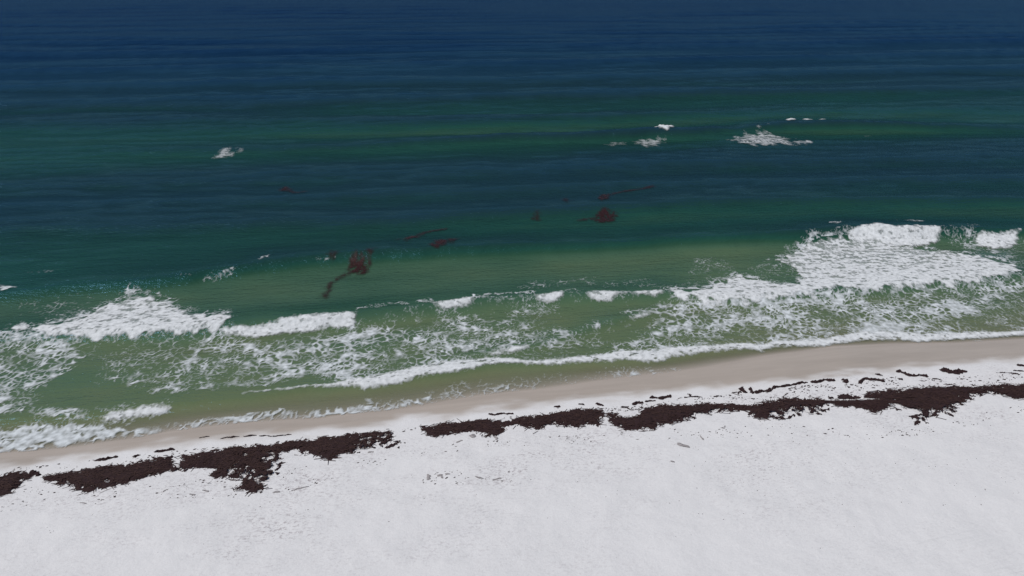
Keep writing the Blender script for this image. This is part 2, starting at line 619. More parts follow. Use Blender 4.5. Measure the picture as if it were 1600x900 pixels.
# ------------------------------------------------------------------ foam lace over the surf
BIG_LEFT = [(22, 513), (60, 512), (90, 507), (110, 500), (130, 496), (148, 480), (165, 472), (185, 466), (200, 462), (212, 456), (232, 458), (240, 465), (262, 470), (278, 480), (284, 488),
            (305, 494), (355, 494), (362, 500), (345, 515), (310, 518), (280, 522), (250, 521), (215, 523), (185, 522), (150, 529), (110, 528), (70, 523), (40, 519)]
BIG_RIGHT = [(1040, 457), (1100, 454), (1130, 437), (1150, 428), (1185, 436), (1215, 446), (1245, 444), (1250, 425), (1240, 412), (1215, 403), (1245, 390), (1260, 378), (1280, 373), (1320, 370),
             (1360, 368), (1400, 375), (1440, 385), (1480, 390), (1520, 395), (1560, 405), (1585, 415), (1592, 425), (1580, 430), (1545, 438), (1500, 445), (1440, 447), (1390, 450), (1340, 453),
             (1310, 452), (1280, 458), (1240, 463), (1200, 468), (1150, 470), (1100, 472), (1070, 466)]
F1_FRONT = [(380, 616), (440, 611), (480, 607), (520, 606), (555, 605), (570, 608), (590, 604), (620, 600), (640, 595), (660, 590), (700, 585), (740, 578), (760, 572), (800, 569), (830, 571), (860, 571),
            (900, 568), (950, 566), (970, 564), (1000, 565), (1015, 566), (1035, 564), (1045, 559), (1070, 556), (1100, 551), (1140, 547), (1170, 545), (1190, 548), (1200, 545), (1210, 542), (1250, 541),
            (1290, 540), (1310, 536), (1350, 531), (1390, 530), (1420, 531), (1440, 533), (1480, 530), (1540, 527), (1600, 523), (1760, 512)]
F1_THICK = [(380, 1), (440, 2), (520, 4), (570, 13), (640, 15), (700, 16), (760, 10), (830, 5), (860, 6), (950, 10), (1000, 14), (1035, 15), (1100, 8), (1190, 8), (1300, 10), (1350, 12), (1450, 10), (1600, 6), (1760, 6)]
F2_LINE = [(-160, 530), (0, 520), (70, 523), (150, 529), (250, 521), (345, 515), (450, 511), (556, 500), (680, 478), (740, 468), (840, 466), (880, 460), (960, 464), (1040, 460), (1100, 472), (1200, 468), (1340, 453), (1500, 445), (1580, 430), (1760, 420)]
f1w, f2w = line(F1_FRONT), line(F2_LINE)
left_f1 = line([(-160, 665), (0, 655), (100, 652), (160, 652), (265, 636), (380, 616)])
f1all = np.concatenate([left_f1[:-1], f1w])

S, T = patch(-44, 60, 25, 67, 0.062, 0.085)
keeprow = None
tau = T - shore(S)
dens = np.zeros(S.shape)
f1t = np.interp(S, f1all[:, 0], f1all[:, 1])
f2t = np.interp(S, f2w[:, 0], f2w[:, 1])
xr = lambda px, py: at(px, py)[0]
# general cover between the two breaker lines, by distance along the shore
ds_ = np.array([(xr(-100, 570), .58), (xr(60, 570), .60), (xr(130, 570), .38), (xr(200, 560), .34), (xr(300, 550), .46), (xr(450, 550), .52), (xr(560, 545), .60), (xr(650, 540), .52), (xr(720, 530), .50),
                (xr(800, 520), .46), (xr(900, 520), .42), (xr(1000, 515), .46), (xr(1080, 510), .52), (xr(1250, 500), .60), (xr(1400, 490), .62), (xr(1500, 490), .56), (xr(1600, 480), .50)])
base = np.interp(S, ds_[:, 0], ds_[:, 1])
between = sstep(-0.1, 0.5, T - f1t) * sstep(-0.1, 0.4, f2t - T)
dens = base * between
# clear green windows
CLEAR = [([(60, 650), (75, 600), (110, 575), (135, 555), (165, 560), (150, 590), (200, 606), (270, 616), (400, 606), (480, 592), (540, 600), (520, 612), (380, 625), (260, 632), (100, 648)], 1.0),
         ([(556, 494), (670, 480), (700, 492), (650, 508), (600, 512), (560, 512)], .62),
         ([(350, 516), (480, 510), (500, 516), (460, 524), (400, 534), (370, 528)], .75),
         ([(735, 474), (832, 466), (800, 490), (770, 508), (740, 512), (720, 490)], .62),
         ([(870, 468), (960, 468), (1045, 462), (1020, 480), (975, 492), (930, 512), (890, 522), (868, 500)], .80),
         ([(910, 520), (960, 503), (1015, 498), (1010, 520), (985, 536), (950, 534)], .70),
         ([(1440, 505), (1540, 490), (1620, 490), (1620, 516), (1500, 522), (1440, 522)], .35),
         ([(130, 545), (180, 535), (175, 556), (140, 570)], .6),
         ([(1330, 500), (1120, 520), (1130, 535), (1260, 530)], .25)]
for p, k in CLEAR:
    d = poly_sdf(wpoly(p), S, T) + 0.45 * fbm(S / 1.6, T / 1.6, 3, 100)
    dens *= 1 - k * sstep(-0.5, 0.6, d)
# sheets outside the surf band
SHEETS = [([(-120, 668), (20, 668), (60, 664), (110, 660), (150, 664), (190, 668), (250, 672), (225, 681), (150, 693), (100, 700), (40, 706), (-120, 716)], .88, 0.5),
          ([(-60, 640), (30, 638), (60, 636), (90, 646), (150, 648), (150, 660), (110, 664), (70, 655), (20, 650), (-60, 652)], .72, .4),
          ([(150, 652), (260, 644), (190, 668), (140, 668)], .45, .5),
          ([(15, 500), (30, 475), (90, 462), (150, 458), (150, 476), (120, 494), (60, 508), (20, 514)], .26, .6),
          ([(1060, 450), (1085, 400), (1140, 395), (1150, 425), (1120, 440), (1095, 452)], .24, .6),
          ([(1150, 425), (1215, 400), (1250, 410), (1250, 445), (1200, 440)], .22, .5),
          ([(1470, 366), (1524, 360), (1530, 378), (1600, 376), (1640, 372), (1640, 440), (1585, 432), (1590, 415), (1540, 392), (1480, 386)], .34, .6),
          ([(800, 458), (830, 440), (900, 432), (1040, 440), (1040, 456), (900, 458)], .20, .5),
          ([(565, 636), (575, 625), (640, 621), (760, 612), (830, 606), (700, 625), (660, 631), (600, 640)], .36, .5),
          ([(640, 612), (760, 590), (860, 584), (1000, 572), (1060, 570), (1030, 583), (900, 596), (780, 608), (660, 626)], .20, .4),
          ([(960, 590), (1000, 576), (1050, 570), (1060, 578), (1040, 584)], .42, .4),
          ([(390, 646), (450, 640), (465, 642), (450, 648), (395, 652)], .65, .2),
          ([(1440, 534), (1520, 530), (1620, 528), (1620, 534), (1520, 538), (1460, 540)], .25, .3),
          ([(283, 430), (300, 427), (315, 430), (330, 425), (365, 420), (362, 425), (340, 432), (312, 434), (290, 433)], .44, .2),
          ([(38, 421), (60, 418), (87, 418), (80, 422), (45, 424)], .5, .25), ([(0, 450), (15, 452), (26, 455), (5, 461)], .5, .3),
          ([(556, 487), (600, 482), (640, 477), (678, 474), (678, 477), (640, 481), (600, 486), (558, 491)], .55, .10),
          ([(738, 466), (790, 463), (834, 461), (834, 464), (790, 466), (740, 470)], .60, .10), ([(880, 457), (918, 458), (918, 461), (880, 460)], .45, .1), ([(1034, 455), (1062, 457), (1062, 461), (1034, 458)], .6, .1),
          ([(396, 410), (410, 404), (422, 402), (412, 408)], .45, .2), ([(488, 404), (527, 400), (524, 403), (495, 406)], .6, .15),
          ([(1405, 347), (1425, 344), (1450, 350), (1430, 352)], .45, .3), ([(1300, 352), (1312, 348), (1322, 352), (1310, 355)], .45, .2)]
for p, k, soft in SHEETS:
    d = poly_sdf(wpoly(p, 0.45 if max(y for _, y in p) < 436 and min(y for _, y in p) > 340 and len(p) < 10 and k > .4 else 0.0), S, T) + 0.35 * fbm(S / 1.3, T / 1.3, 3, 110)
    dens = np.maximum(dens, k * sstep(-soft, soft, d))
# lacy fringe around the white water
for p, k in ((BIG_LEFT, .55), (BIG_RIGHT, .6)):
    d = poly_sdf(wpoly(p), S, T) + 0.5 * fbm(S / 1.2, T / 1.5, 3, 113)
    dens = np.maximum(dens, k * sstep(-1.1, 0.2, d))
# thin foam rim where the last swash turned
rim = sstep(0.75, 0.15, np.abs(tau - 0.42 + 0.3 * fbm(S / 1.8, S * 0, 3, 117))) * (0.60 + 0.45 * fbm(S / 4, S * 0 + 3, 2, 119))
rimw = np.interp(S, [xr(-100, 700), xr(150, 690), xr(560, 645), xr(700, 625), xr(900, 600), xr(1040, 584), xr(1120, 575)], [1, 1, 1, .75, .5, .3, 0])
dens = np.maximum(dens, rim * rimw)
dens *= sstep(-0.05, 0.12, tau)

ix = dens > 0.02
s_, t_, q = S[ix], T[ix], dens[ix]
patchy = fbm(s_ / 3.4, t_ / 2.6, 3, 120)
q = np.clip(0.98 * q + 0.27 * patchy * sstep(0.0, 0.3, q), 0, 1)
wx = s_ + 0.20 * fbm(s_ / 0.8, t_ / 0.8, 3, 130) + 0.5 * fbm(s_ / 4, t_ / 4, 2, 133)
wy = t_ + 0.20 * fbm(s_ / 0.8, t_ / 0.8, 3, 136) + 0.5 * fbm(s_ / 4, t_ / 4, 2, 139)
# the flow drags the cells slightly to the side
shear = np.interp(s_, [-40, 10, 25, 60], [0.25, 0.0, -0.25, -0.35])
wx = wx + shear * (wy - 40)
fine = sstep(-0.12, 0.12, fbm(s_ / 5, t_ / 3.5, 2, 145) + 0.25 * sstep(18, 34, s_) - 0.05)
a1, b1 = worley(wx / 0.50, wy / 0.66, 3)
a4, b4 = worley(wx / 0.34 + 5, wy / 0.46, 21)
a2_, b2 = worley(wx / 0.31 + 7, wy / 0.42, 9)
a3, b3 = worley(wx / 1.5 + 3, wy / 1.8, 15)
e = np.minimum(np.minimum((b1 - a1) * (1 - fine) + (b4 - a4) * fine, 0.7 * (b2 - a2_) + 0.28), 0.9 * (b3 - a3) + 0.08)
ql = np.clip(q + 0.22 * fbm(s_ / 0.9, t_ / 1.1, 3, 146), 0, 1)
wid = -0.01 + 0.42 * ql ** 1.6
cv = sstep(0.10, -0.09, e - wid) * sstep(0.03, 0.22, q)
cv *= 0.30 + 0.60 * sstep(0.15, 0.80, ql + 0.15 * fbm(s_ / 0.8, t_ / 0.8, 2, 148))
cv = np.clip(cv * (0.85 + 0.45 * fbm(s_ / 0.35, t_ / 0.4, 2, 150)), 0, 1)
cover = np.zeros(S.shape)
cover[ix] = cv
solid = sstep(0.0, 0.3, poly_sdf(wpoly(BIG_LEFT), S, T)) + sstep(0.0, 0.3, poly_sdf(wpoly(BIG_RIGHT), S, T))
m = (cover > 0.08) & (solid < 0.9)
bz = np.zeros(S.shape)
bz[ix] = bed_z(s_, t_)
Zsurf = np.zeros(S.shape)
Zsurf[ix] = np.maximum(sea_z(s_, t_), bz[ix])
lace = patch_obj('sea_foam', S, T, Zsurf + 0.03, m, M_FOAM, {'cover': cover})
tag(lace, 'lacy white foam spread over the green shallows between the breakers', 'foam', kind='stuff')

# ------------------------------------------------------------------ white water patches, breaking crests


def foam_body(name, pts, label, cat, height, ds=0.06, dt=0.08, ragged=0.25, streak=0.0, kind=None, group=None, lift=0.04, zp=0.2, grain=1.0, seed=0, opacity=1.0, front=None, soft=0.26, edge=False):
    P = np.array(wpoly(pts, zp))
    S, T = patch(P[:, 0].min() - .6, P[:, 0].max() + .6, P[:, 1].min() - .8, P[:, 1].max() + .8, ds, dt)
    d0 = poly_sdf(P, S, T)
    d = d0 + ragged * fbm(S / (0.9 * grain), T / (1.1 * grain), 4, 200 + seed)
    cov = sstep(-0.10, soft, d)
    if streak:
        fz = np.interp(S, f2w[:, 0], f2w[:, 1])
        st = 0.7 * fbm((S + 0.5 * T) / 1.0, T / 0.65, 4, 230 + seed, 0.6) + 0.5 * fbm(S / 0.33, T / 0.36, 3, 235, 0.6)
        w1, w2 = worley((S + 0.3 * st) / 0.55, (T + 0.3 * st) / 0.6, 33)
        st = st + 0.55 * (w2 - w1) - 0.12
        far_back = sstep(0.6, 7.0, T - fz) if height > .035 else sstep(2.0, 0.0, d)
        if edge:
            far_back = 1.1 * sstep(0.55, 0.0, d) - .25
        if front is not None:
            far_back = 2.2 * sstep(0.25, 1.9, T - np.interp(S, front[:, 0], front[:, 1])) - .25
        cov = cov * (1 - streak * sstep(0.18, 0.72, st + 0.40 * far_back + 0.10 * fbm(S / 3, T / 2, 2, 238)))
    body = np.sqrt(np.clip(d / (0.9 * max(0.5, height * 2)), 0, 1)) * (0.7 + 0.5 * fbm(S / 2.2, T / 1.5, 2, 260 + seed))
    lump = 0.75 + 0.22 * fbm(S / 0.7, T / 0.5, 4, 240 + seed, 0.6)
    Z = np.maximum(sea_z(S, T), bed_z(S, T)) + lift + height * body * lump
    o = patch_obj(name, S, T, Z, cov > 0.05, M_ROLL, {'cover': np.clip(opacity * cov * (0.9 + 0.2 * fbm(S / .3, T / .3, 3, 250)), 0, 1)})
    return tag(o, label, cat, group, kind)


foam_body('whitewater', BIG_LEFT, 'broad peaked sheet of white water churning near the left edge', 'white water', 0.04, ragged=0.5, streak=0.66, kind='stuff', group='white water behind the breakers', seed=1)
foam_body('whitewater', BIG_RIGHT, 'largest white water sheet, wide and streaky, at the right of the surf', 'white water', 0.04, ds=0.07, dt=0.09, ragged=0.65, streak=0.66, kind='stuff', group='white water behind the breakers', seed=2)

GR = 'breaking wave crests'
CRESTS = [
    ([(340, 510), (350, 507), (375, 504), (400, 503), (420, 500), (450, 494), (470, 492), (490, 490), (520, 488), (545, 486), (556, 486), (558, 492), (555, 500), (540, 504), (515, 503), (490, 508), (470, 511), (450, 511), (425, 515), (400, 518), (370, 516), (345, 515)],
     'long thick white crest running right from the peaked white water', .42, .18),
    ([(672, 474), (700, 470), (720, 467), (738, 465), (743, 468), (735, 475), (715, 478), (700, 481), (690, 481), (680, 477)], 'short white crest alone in mid surf, first right of the long crest', .30, .12),
    ([(832, 461), (850, 459), (880, 454), (883, 461), (872, 466), (855, 469), (842, 467)], 'smallest white crest on the inner breaker line near the middle', .30, .12),
    ([(916, 457), (940, 455), (975, 456), (1000, 455), (1035, 453), (1038, 457), (1025, 462), (1005, 460), (985, 459), (965, 461), (955, 467), (935, 467), (920, 463)], 'thin bent white crest just left of the largest white water', .30, .12),
    ([(978, 496), (1000, 488), (1018, 482), (1023, 486), (1010, 492), (990, 498)], 'small slanting foam crest among lace below the bent crest', .16, .12),
    ([(762, 552), (785, 545), (820, 540), (832, 539), (825, 546), (800, 552), (770, 556)], 'small foam crest just behind the bore front in mid surf', .16, .14),
    ([(1322, 357), (1345, 352), (1365, 350), (1400, 353), (1430, 353), (1473, 353), (1471, 364), (1450, 370), (1430, 371), (1405, 370), (1385, 368), (1370, 363), (1350, 366), (1335, 362)], 'long white tumbling crest above the largest white water', .50, .2),
    ([(1524, 362), (1535, 357), (1560, 358), (1596, 356), (1594, 368), (1580, 374), (1555, 374), (1530, 369)], 'white tumbling crest at the right edge of the picture', .50, .2),
    ([(155, 648), (180, 640), (210, 636), (235, 630), (255, 629), (269, 634), (262, 641), (240, 645), (215, 648), (185, 653), (160, 655)], 'low white crest close to the beach at lower left', .22, .2),
]
for i, (p, lab, h, rg) in enumerate(CRESTS):
    foam_body('breaking_crest', p, lab, 'wave crest', h * .3, ds=0.05, dt=0.06, ragged=rg * .9, soft=.36, group=GR, zp=h * 1.1 if i not in (6, 7) else .8, grain=0.42 if i not in (6, 7) else .6, seed=10 + i, lift=0.05, streak=.6, edge=True)
front = F1_FRONT
back = [(x, y - 1.25 * np.interp(x, [a for a, b in F1_THICK], [b for a, b in F1_THICK])) for x, y in front]
foam_body('breaking_crest', front + back[::-1], 'long thin foamy bore front reaching from mid beach to the right edge', 'wave crest', .07, ds=0.06, dt=0.05, ragged=.13, streak=.85, front=f1w, group=GR, zp=.12, grain=.35, seed=30, lift=.04)

# offshore bar: single small whitecaps
BAR = [([(1019, 195), (1036, 193), (1056, 194), (1053, 201), (1043, 205), (1030, 203)], 'small solid white crest breaking on the outer bar', .55, .3, 0, 'wave crest'),
       ([(1226, 190), (1236, 188), (1244, 189), (1240, 192), (1230, 193)], 'leftmost of three tiny whitecaps on the outer bar', .3, .2, 0, 'whitecap'),
       ([(1254, 189), (1262, 188), (1269, 189), (1262, 191)], 'middle of three tiny whitecaps on the outer bar', .25, .2, 0, 'whitecap'),
       ([(1279, 188), (1284, 187), (1288, 188), (1284, 190)], 'rightmost of three tiny whitecaps on the outer bar', .25, .2, 0, 'whitecap'),
       ([(1143, 222), (1150, 212), (1175, 207), (1190, 200), (1200, 207), (1225, 213), (1235, 221), (1268, 223), (1266, 226), (1245, 228), (1200, 231), (1170, 228)], 'streaky fan of spent foam behind the outer bar, right of the crest', .05, 1.4, .75, 'foam patch'),
       ([(944, 226), (955, 221), (975, 219), (980, 224), (968, 229), (952, 229)], 'thin foam scrap on the outer bar, left of the one under the crest', .03, .9, .9, 'foam patch'),
       ([(984, 219), (1000, 217), (1030, 214), (1043, 213), (1034, 228), (1014, 233), (1000, 227)], 'thin streaky foam directly under the small solid crest of the outer bar', .03, 1.2, .9, 'foam patch'),
       ([(330, 247), (340, 238), (352, 234), (376, 235), (366, 243), (350, 247)], 'small lacy foam patch far out at the left of the sea', .03, 1.1, .9, 'foam patch'),
       ([(1347, 211), (1355, 209), (1365, 211), (1355, 213)], 'faint fleck of foam right of the streaky fan', .03, .4, .7, 'foam patch')]
for i, (p, lab, h, rg, st, ct) in enumerate(BAR):
    op_ = {'foam patch': .72}.get(ct, 1.0) * (.75 if 'thin' in lab or 'lacy' in lab or 'faint' in lab else 1)
    foam_body('whitecap' if ct != 'foam patch' else 'foam_patch', p, lab, ct, h, ds=0.10, dt=0.22, ragged=rg, streak=st, group='foam on the outer bar', zp=h, grain=1.3, seed=40 + i, lift=0.06, opacity=op_, soft=.3 if ct != 'foam patch' else 1.6)

# ------------------------------------------------------------------ seaweed drifting in the water
DRIFT = [
    ([(540, 410), (545, 402), (560, 396), (575, 398), (578, 406), (572, 416), (556, 419), (544, 417)], [(546, 419), (530, 428), (517, 438), (513, 447), (508, 462)], 'largest dark red drifting seaweed mat trailing a long tail', .82),
    ([(928, 338), (935, 329), (950, 328), (963, 332), (962, 342), (945, 346), (932, 344)], [(904, 342), (930, 340)], 'dark red seaweed raft below the curled one, right of centre', .75),
    ([(936, 316), (940, 307), (955, 305), (952, 313), (940, 320)], [(955, 306), (975, 300), (1000, 297), (1020, 294)], 'curled red seaweed streak reaching right, above the raft', .8),
    ([(624, 380), (640, 372), (662, 366), (652, 374), (634, 382)], [(655, 370), (668, 362), (695, 357)], 'slanting red seaweed streak left of centre', .85),
    ([(672, 392), (680, 384), (700, 381), (720, 380), (705, 387), (685, 396)], None, 'flat red seaweed streak below the slanting one', .8),
    ([(512, 400), (518, 394), (526, 397), (522, 402)], None, 'little red seaweed tuft left of the largest mat', .7),
    ([(832, 340), (838, 332), (845, 335), (842, 342)], None, 'small round red seaweed tuft near picture centre', .7),
    ([(434, 298), (445, 291), (457, 296), (450, 300)], [(450, 298), (462, 304), (476, 302)], 'faint red seaweed wisp farthest left', .75),
    ([(876, 318), (884, 314), (892, 318), (884, 321)], None, 'faintest seaweed tuft left of the curled streak', .4),
    ([(566, 396), (575, 392), (584, 393), (578, 398)], None, 'small red seaweed tuft touching top of the largest mat', .6),
]
for i, (p, tail, lab, op) in enumerate(DRIFT):
    zd = .45 if 'largest' in lab or 'little' in lab else .15
    P = np.array(wpoly(p, zd))
    allp = np.array(wpoly(p + (tail or []), zd))
    S, T = patch(allp[:, 0].min() - .8, allp[:, 0].max() + .8, allp[:, 1].min() - 1, allp[:, 1].max() + 1, 0.07, 0.12)
    d = poly_sdf(P, S, T, 6) + 0.32 * fbm(S / 0.8, T / 1.3, 4, 300 + i)
    if tail:
        tl = np.array(wpoly(tail, zd * .5))
        d = np.maximum(d, 0.20 - seg_dist(tl, S + .15 * fbm(S, T, 2, 310), T) * (1 + .5 * fbm(S / .6, T / .6, 2, 315)))
    cov = min(.95, 1.08 * op) * sstep(-0.35, 0.45, d) * np.clip(0.85 + 0.9 * fbm(S / 0.5, T / 0.8, 4, 320 + i, .65), 0.1, 1)
    Z = sea_z(S, T) + 0.05 + 0.03 * fbm(S / .3, T / .3, 2, 330)
    o = patch_obj('drifting_seaweed', S, T, Z, cov > 0.06, M_FLOAT, {'cover': np.clip(cov, 0, 1)})
    tag(o, lab, 'seaweed', 'seaweed drifting in the waves')

# ------------------------------------------------------------------ wrack line: beached seaweed
ZW = 0.62
WRACK = [
    ([(0, 735), (12, 730), (22, 726), (45, 731), (55, 730), (50, 736), (38, 742), (33, 750), (30, 754), (15, 762), (5, 767), (-10, 770), (-90, 785), (-90, 748)], 'dark seaweed bank cut off by the left edge'),
    ([(62, 738), (72, 731), (95, 732), (130, 727), (150, 722), (195, 718), (230, 712), (245, 709), (262, 708), (268, 714), (266, 728), (250, 736), (225, 744), (195, 752), (165, 758), (140, 765), (125, 762), (110, 754), (85, 747)],
     'wedge shaped dark seaweed bank, second from the left'),
    ([(282, 702), (288, 706), (300, 704), (318, 696), (330, 698), (335, 694), (345, 695), (365, 690), (395, 689), (415, 688), (440, 683), (460, 681), (488, 680), (500, 674), (540, 671), (580, 667), (605, 664), (613, 668),
      (612, 682), (625, 684), (627, 690), (622, 696), (605, 697), (590, 693), (575, 699), (555, 702), (530, 704), (527, 710), (515, 716), (508, 715), (495, 704), (470, 701), (468, 695), (440, 702), (437, 712), (440, 722),
      (436, 740), (430, 748), (414, 756), (412, 768), (400, 773), (385, 768), (372, 760), (380, 750), (365, 745), (350, 745), (332, 745), (330, 738), (336, 729), (320, 728), (300, 727), (288, 730), (268, 733), (266, 729), (282, 724)],
     'dark seaweed bank with a long ragged lobe reaching down the sand'),
    ([(657, 658), (670, 661), (690, 654), (715, 654), (740, 650), (762, 649), (790, 653), (800, 650), (815, 646), (850, 641), (880, 637), (905, 633), (930, 633), (943, 637), (942, 655), (935, 662), (915, 660), (900, 664),
      (885, 662), (865, 658), (850, 665), (840, 667), (820, 664), (805, 660), (785, 660), (788, 672), (772, 682), (758, 680), (755, 668), (730, 669), (710, 672), (690, 676), (675, 676), (665, 668)],
     'dark seaweed bank at the middle, ending at a narrow gap'),
    ([(949, 638), (960, 641), (970, 648), (985, 650), (994, 648), (998, 641), (1010, 636), (1025, 631), (1060, 630), (1100, 629), (1150, 631), (1180, 632), (1200, 627), (1225, 622), (1240, 621), (1258, 624), (1300, 622),
      (1320, 616), (1330, 617), (1350, 620), (1358, 614), (1400, 612), (1440, 608), (1480, 606), (1530, 606), (1560, 604), (1600, 600), (1700, 588), (1700, 610), (1600, 625), (1585, 624), (1570, 621), (1545, 618), (1520, 620),
      (1505, 632), (1492, 640), (1496, 648), (1488, 660), (1480, 652), (1462, 650), (1442, 668), (1430, 668), (1422, 660), (1428, 652), (1400, 645), (1390, 640), (1378, 644), (1362, 648), (1345, 640), (1320, 636),
      (1298, 632), (1290, 645), (1280, 652), (1265, 648), (1235, 655), (1200, 657), (1175, 652), (1168, 642), (1145, 640), (1115, 645), (1085, 652), (1060, 660), (1040, 663), (1028, 664), (1025, 672), (1000, 671), (978, 671),
      (960, 662), (951, 655)], 'longest dark seaweed bank, from the narrow gap to the right edge'),
]
HOLES = [([(1280, 625), (1350, 623.5), (1400, 626), (1432, 625), (1420, 629), (1380, 628), (1340, 627.5)], 1.0),
         ([(1386, 633), (1402, 634), (1432, 650), (1425, 652), (1405, 643)], 1.0),
         ([(1452, 624), (1480, 625), (1500, 622), (1480, 627)], .7), ([(1545, 618), (1570, 622), (1580, 628), (1550, 624)], .6),
         ([(367, 712), (376, 711), (374, 722), (364, 720)], .8), ([(160, 744), (172, 743), (168, 750), (162, 750)], .8),
         ([(366, 700), (400, 700), (440, 696), (436, 745), (412, 760), (366, 740), (352, 735)], .22), ([(565, 674), (625, 668), (630, 698), (560, 700), (550, 690)], .22), ([(1200, 640), (1290, 632), (1295, 655), (1200, 660)], .26),
         ([(1420, 640), (1500, 634), (1490, 668), (1420, 668)], .2), ([(1100, 638), (1150, 638), (1150, 650), (1080, 660), (1060, 652)], .25)]
GROUPW = 'beached seaweed along the wrack line'
small_parts = []     # fragments left over from the banks


def components(c):
    lab = np.zeros(c.shape, np.int32)
    comps = []
    todo = list(zip(*np.nonzero(c)))
    cur = 0
    H, Wd = c.shape
    for st in todo:
        if lab[st]:
            continue
        cur += 1
        lab[st] = cur
        stack = [st]
        cells = []
        while stack:
            i, j = stack.pop()
            cells.append((i, j))
            for a, b in ((i + 1, j), (i - 1, j), (i, j + 1), (i, j - 1)):
                if 0 <= a < H and 0 <= b < Wd and c[a, b] and not lab[a, b]:
                    lab[a, b] = cur
                    stack.append((a, b))
        comps.append(np.array(cells))
    return comps


def weed_field(P, S, T, seed, ragged, ds, holes=True):
    d = poly_sdf(P, S, T, 3)
    d = d + ragged * fbm(S / 0.32, T / 0.34, 4, 400 + seed, 0.7) + 0.5 * ragged * fbm(S / 1.8, T / 1.4, 2, 405) + 0.06
    if holes:
        sp = fbm(S / 0.34, T / 0.36, 3, 410, 0.65)
        for hp, k in HOLES:
            hd = poly_sdf(wpoly(hp, ZW), S, T, 2)
            d = d - 1.2 * k * sstep(-0.12, 0.15, hd) * (1.0 if k > .55 else sstep(0.0, 0.25, sp + k - .22) * 3.0)
        d = d - 0.6 * sstep(0.5, 0.85, sp) * sstep(0.45, 0.1, d)
    return d


clump_jobs = []
for i, (p, lab) in enumerate(WRACK):
    P = np.array(wpoly(p, ZW))
    ds = 0.045
    S, T = patch(P[:, 0].min() - .8, P[:, 0].max() + .8, P[:, 1].min() - .8, P[:, 1].max() + .8, ds, ds)
    d = weed_field(P, S, T, i, 0.20, ds)
    hgt = 0.02 + 0.10 * sstep(0.0, 0.7, d) + 0.022 * fbm(S / 0.25, T / 0.25, 4, 420, 0.65) * sstep(0, .25, d) + 0.05 * sstep(0, .4, d) * fbm(S / 1.3, T / 1.0, 2, 425)
    Z = bed_z(S, T) + np.where(d > 0, np.maximum(hgt, 0.02), -0.03)
    c = (d[:-1, :-1] > 0) & (d[1:, 1:] > 0)
    GF = grid_faces(*S.shape)
    Vg = np.stack([S, T, Z], -1).reshape(-1, 3)
    comps = sorted(components(c), key=len, reverse=True)
    for j, cells in enumerate(comps):
        area = len(cells) * ds * ds
        if area < 0.006:
            continue
        F = GF[cells[:, 0], cells[:, 1]]
        V, F2, _ = compact(Vg, F, {})
        if j == 0:
            o = mesh_obj('seaweed_bank', V, F2, M_WEED)
            tag(o, lab, 'seaweed bank', GROUPW)
            rs = np.random.RandomState(900 + i)
            nst = int(len(cells) * 0.20)
            pick = cells[rs.randint(0, len(cells), nst)]
            base = np.stack([S[pick[:, 0], pick[:, 1]], T[pick[:, 0], pick[:, 1]], Z[pick[:, 0], pick[:, 1]]], -1)
            off = rs.normal(0, .12, (nst, 2))
            base[:, 0] += off[:, 0]
            base[:, 1] += off[:, 1]
            ang = rs.normal(0.1, 0.75, nst)
            ln, wd = rs.uniform(.06, .26, nst), rs.uniform(.006, .016, nst)
            dx, dy = np.cos(ang), np.sin(ang)
            gz = np.maximum(bed_z(base[:, 0], base[:, 1]) + .012, base[:, 2] * 0)
            dcen = poly_sdf(P, base[:, 0], base[:, 1], 3)
            zc = np.where(dcen > .12, np.maximum(base[:, 2], gz), gz) + rs.uniform(.003, .016, nst)
            tilt = rs.normal(0, .018, nst)
            quad = [(-1, -1), (1, -1), (1, 1), (-1, 1)]
            VV = np.stack([np.stack([base[:, 0] + a_ * ln * dx - b_ * wd * dy, base[:, 1] + a_ * ln * dy + b_ * wd * dx, zc + a_ * tilt + .004 * b_], -1) for a_, b_ in quad], 1).reshape(-1, 3)
            fo = mesh_obj('frond_tangle', VV, np.arange(nst * 4).reshape(-1, 4), M_FROND, smooth=False)
            fo.parent = o
            fo['kind'] = 'stuff'
        elif area > 0.09:
            clump_jobs.append((i, float(V[:, 0].mean()), V, F2))
        else:
            small_parts.append((V, F2))
clump_jobs.sort(key=lambda q: q[:2])
BANKS = ['cut off leftmost bank', 'wedge shaped bank', 'lobed bank', 'middle bank', 'longest bank']
ORD = ['first', 'second', 'third', 'fourth', 'fifth', 'sixth', 'seventh', 'eighth', 'ninth', 'tenth', 'eleventh', 'twelfth']
seen = {}
for bi, _, V, F2 in clump_jobs:
    k = seen[bi] = seen.get(bi, -1) + 1
    o = mesh_obj('seaweed_clump', V, F2, M_WEED)
    tag(o, 'loose dark seaweed clump beside the %s, %s from its left end' % (BANKS[bi], ORD[min(k, 11)]), 'seaweed clump', 'loose clumps beside the seaweed banks')

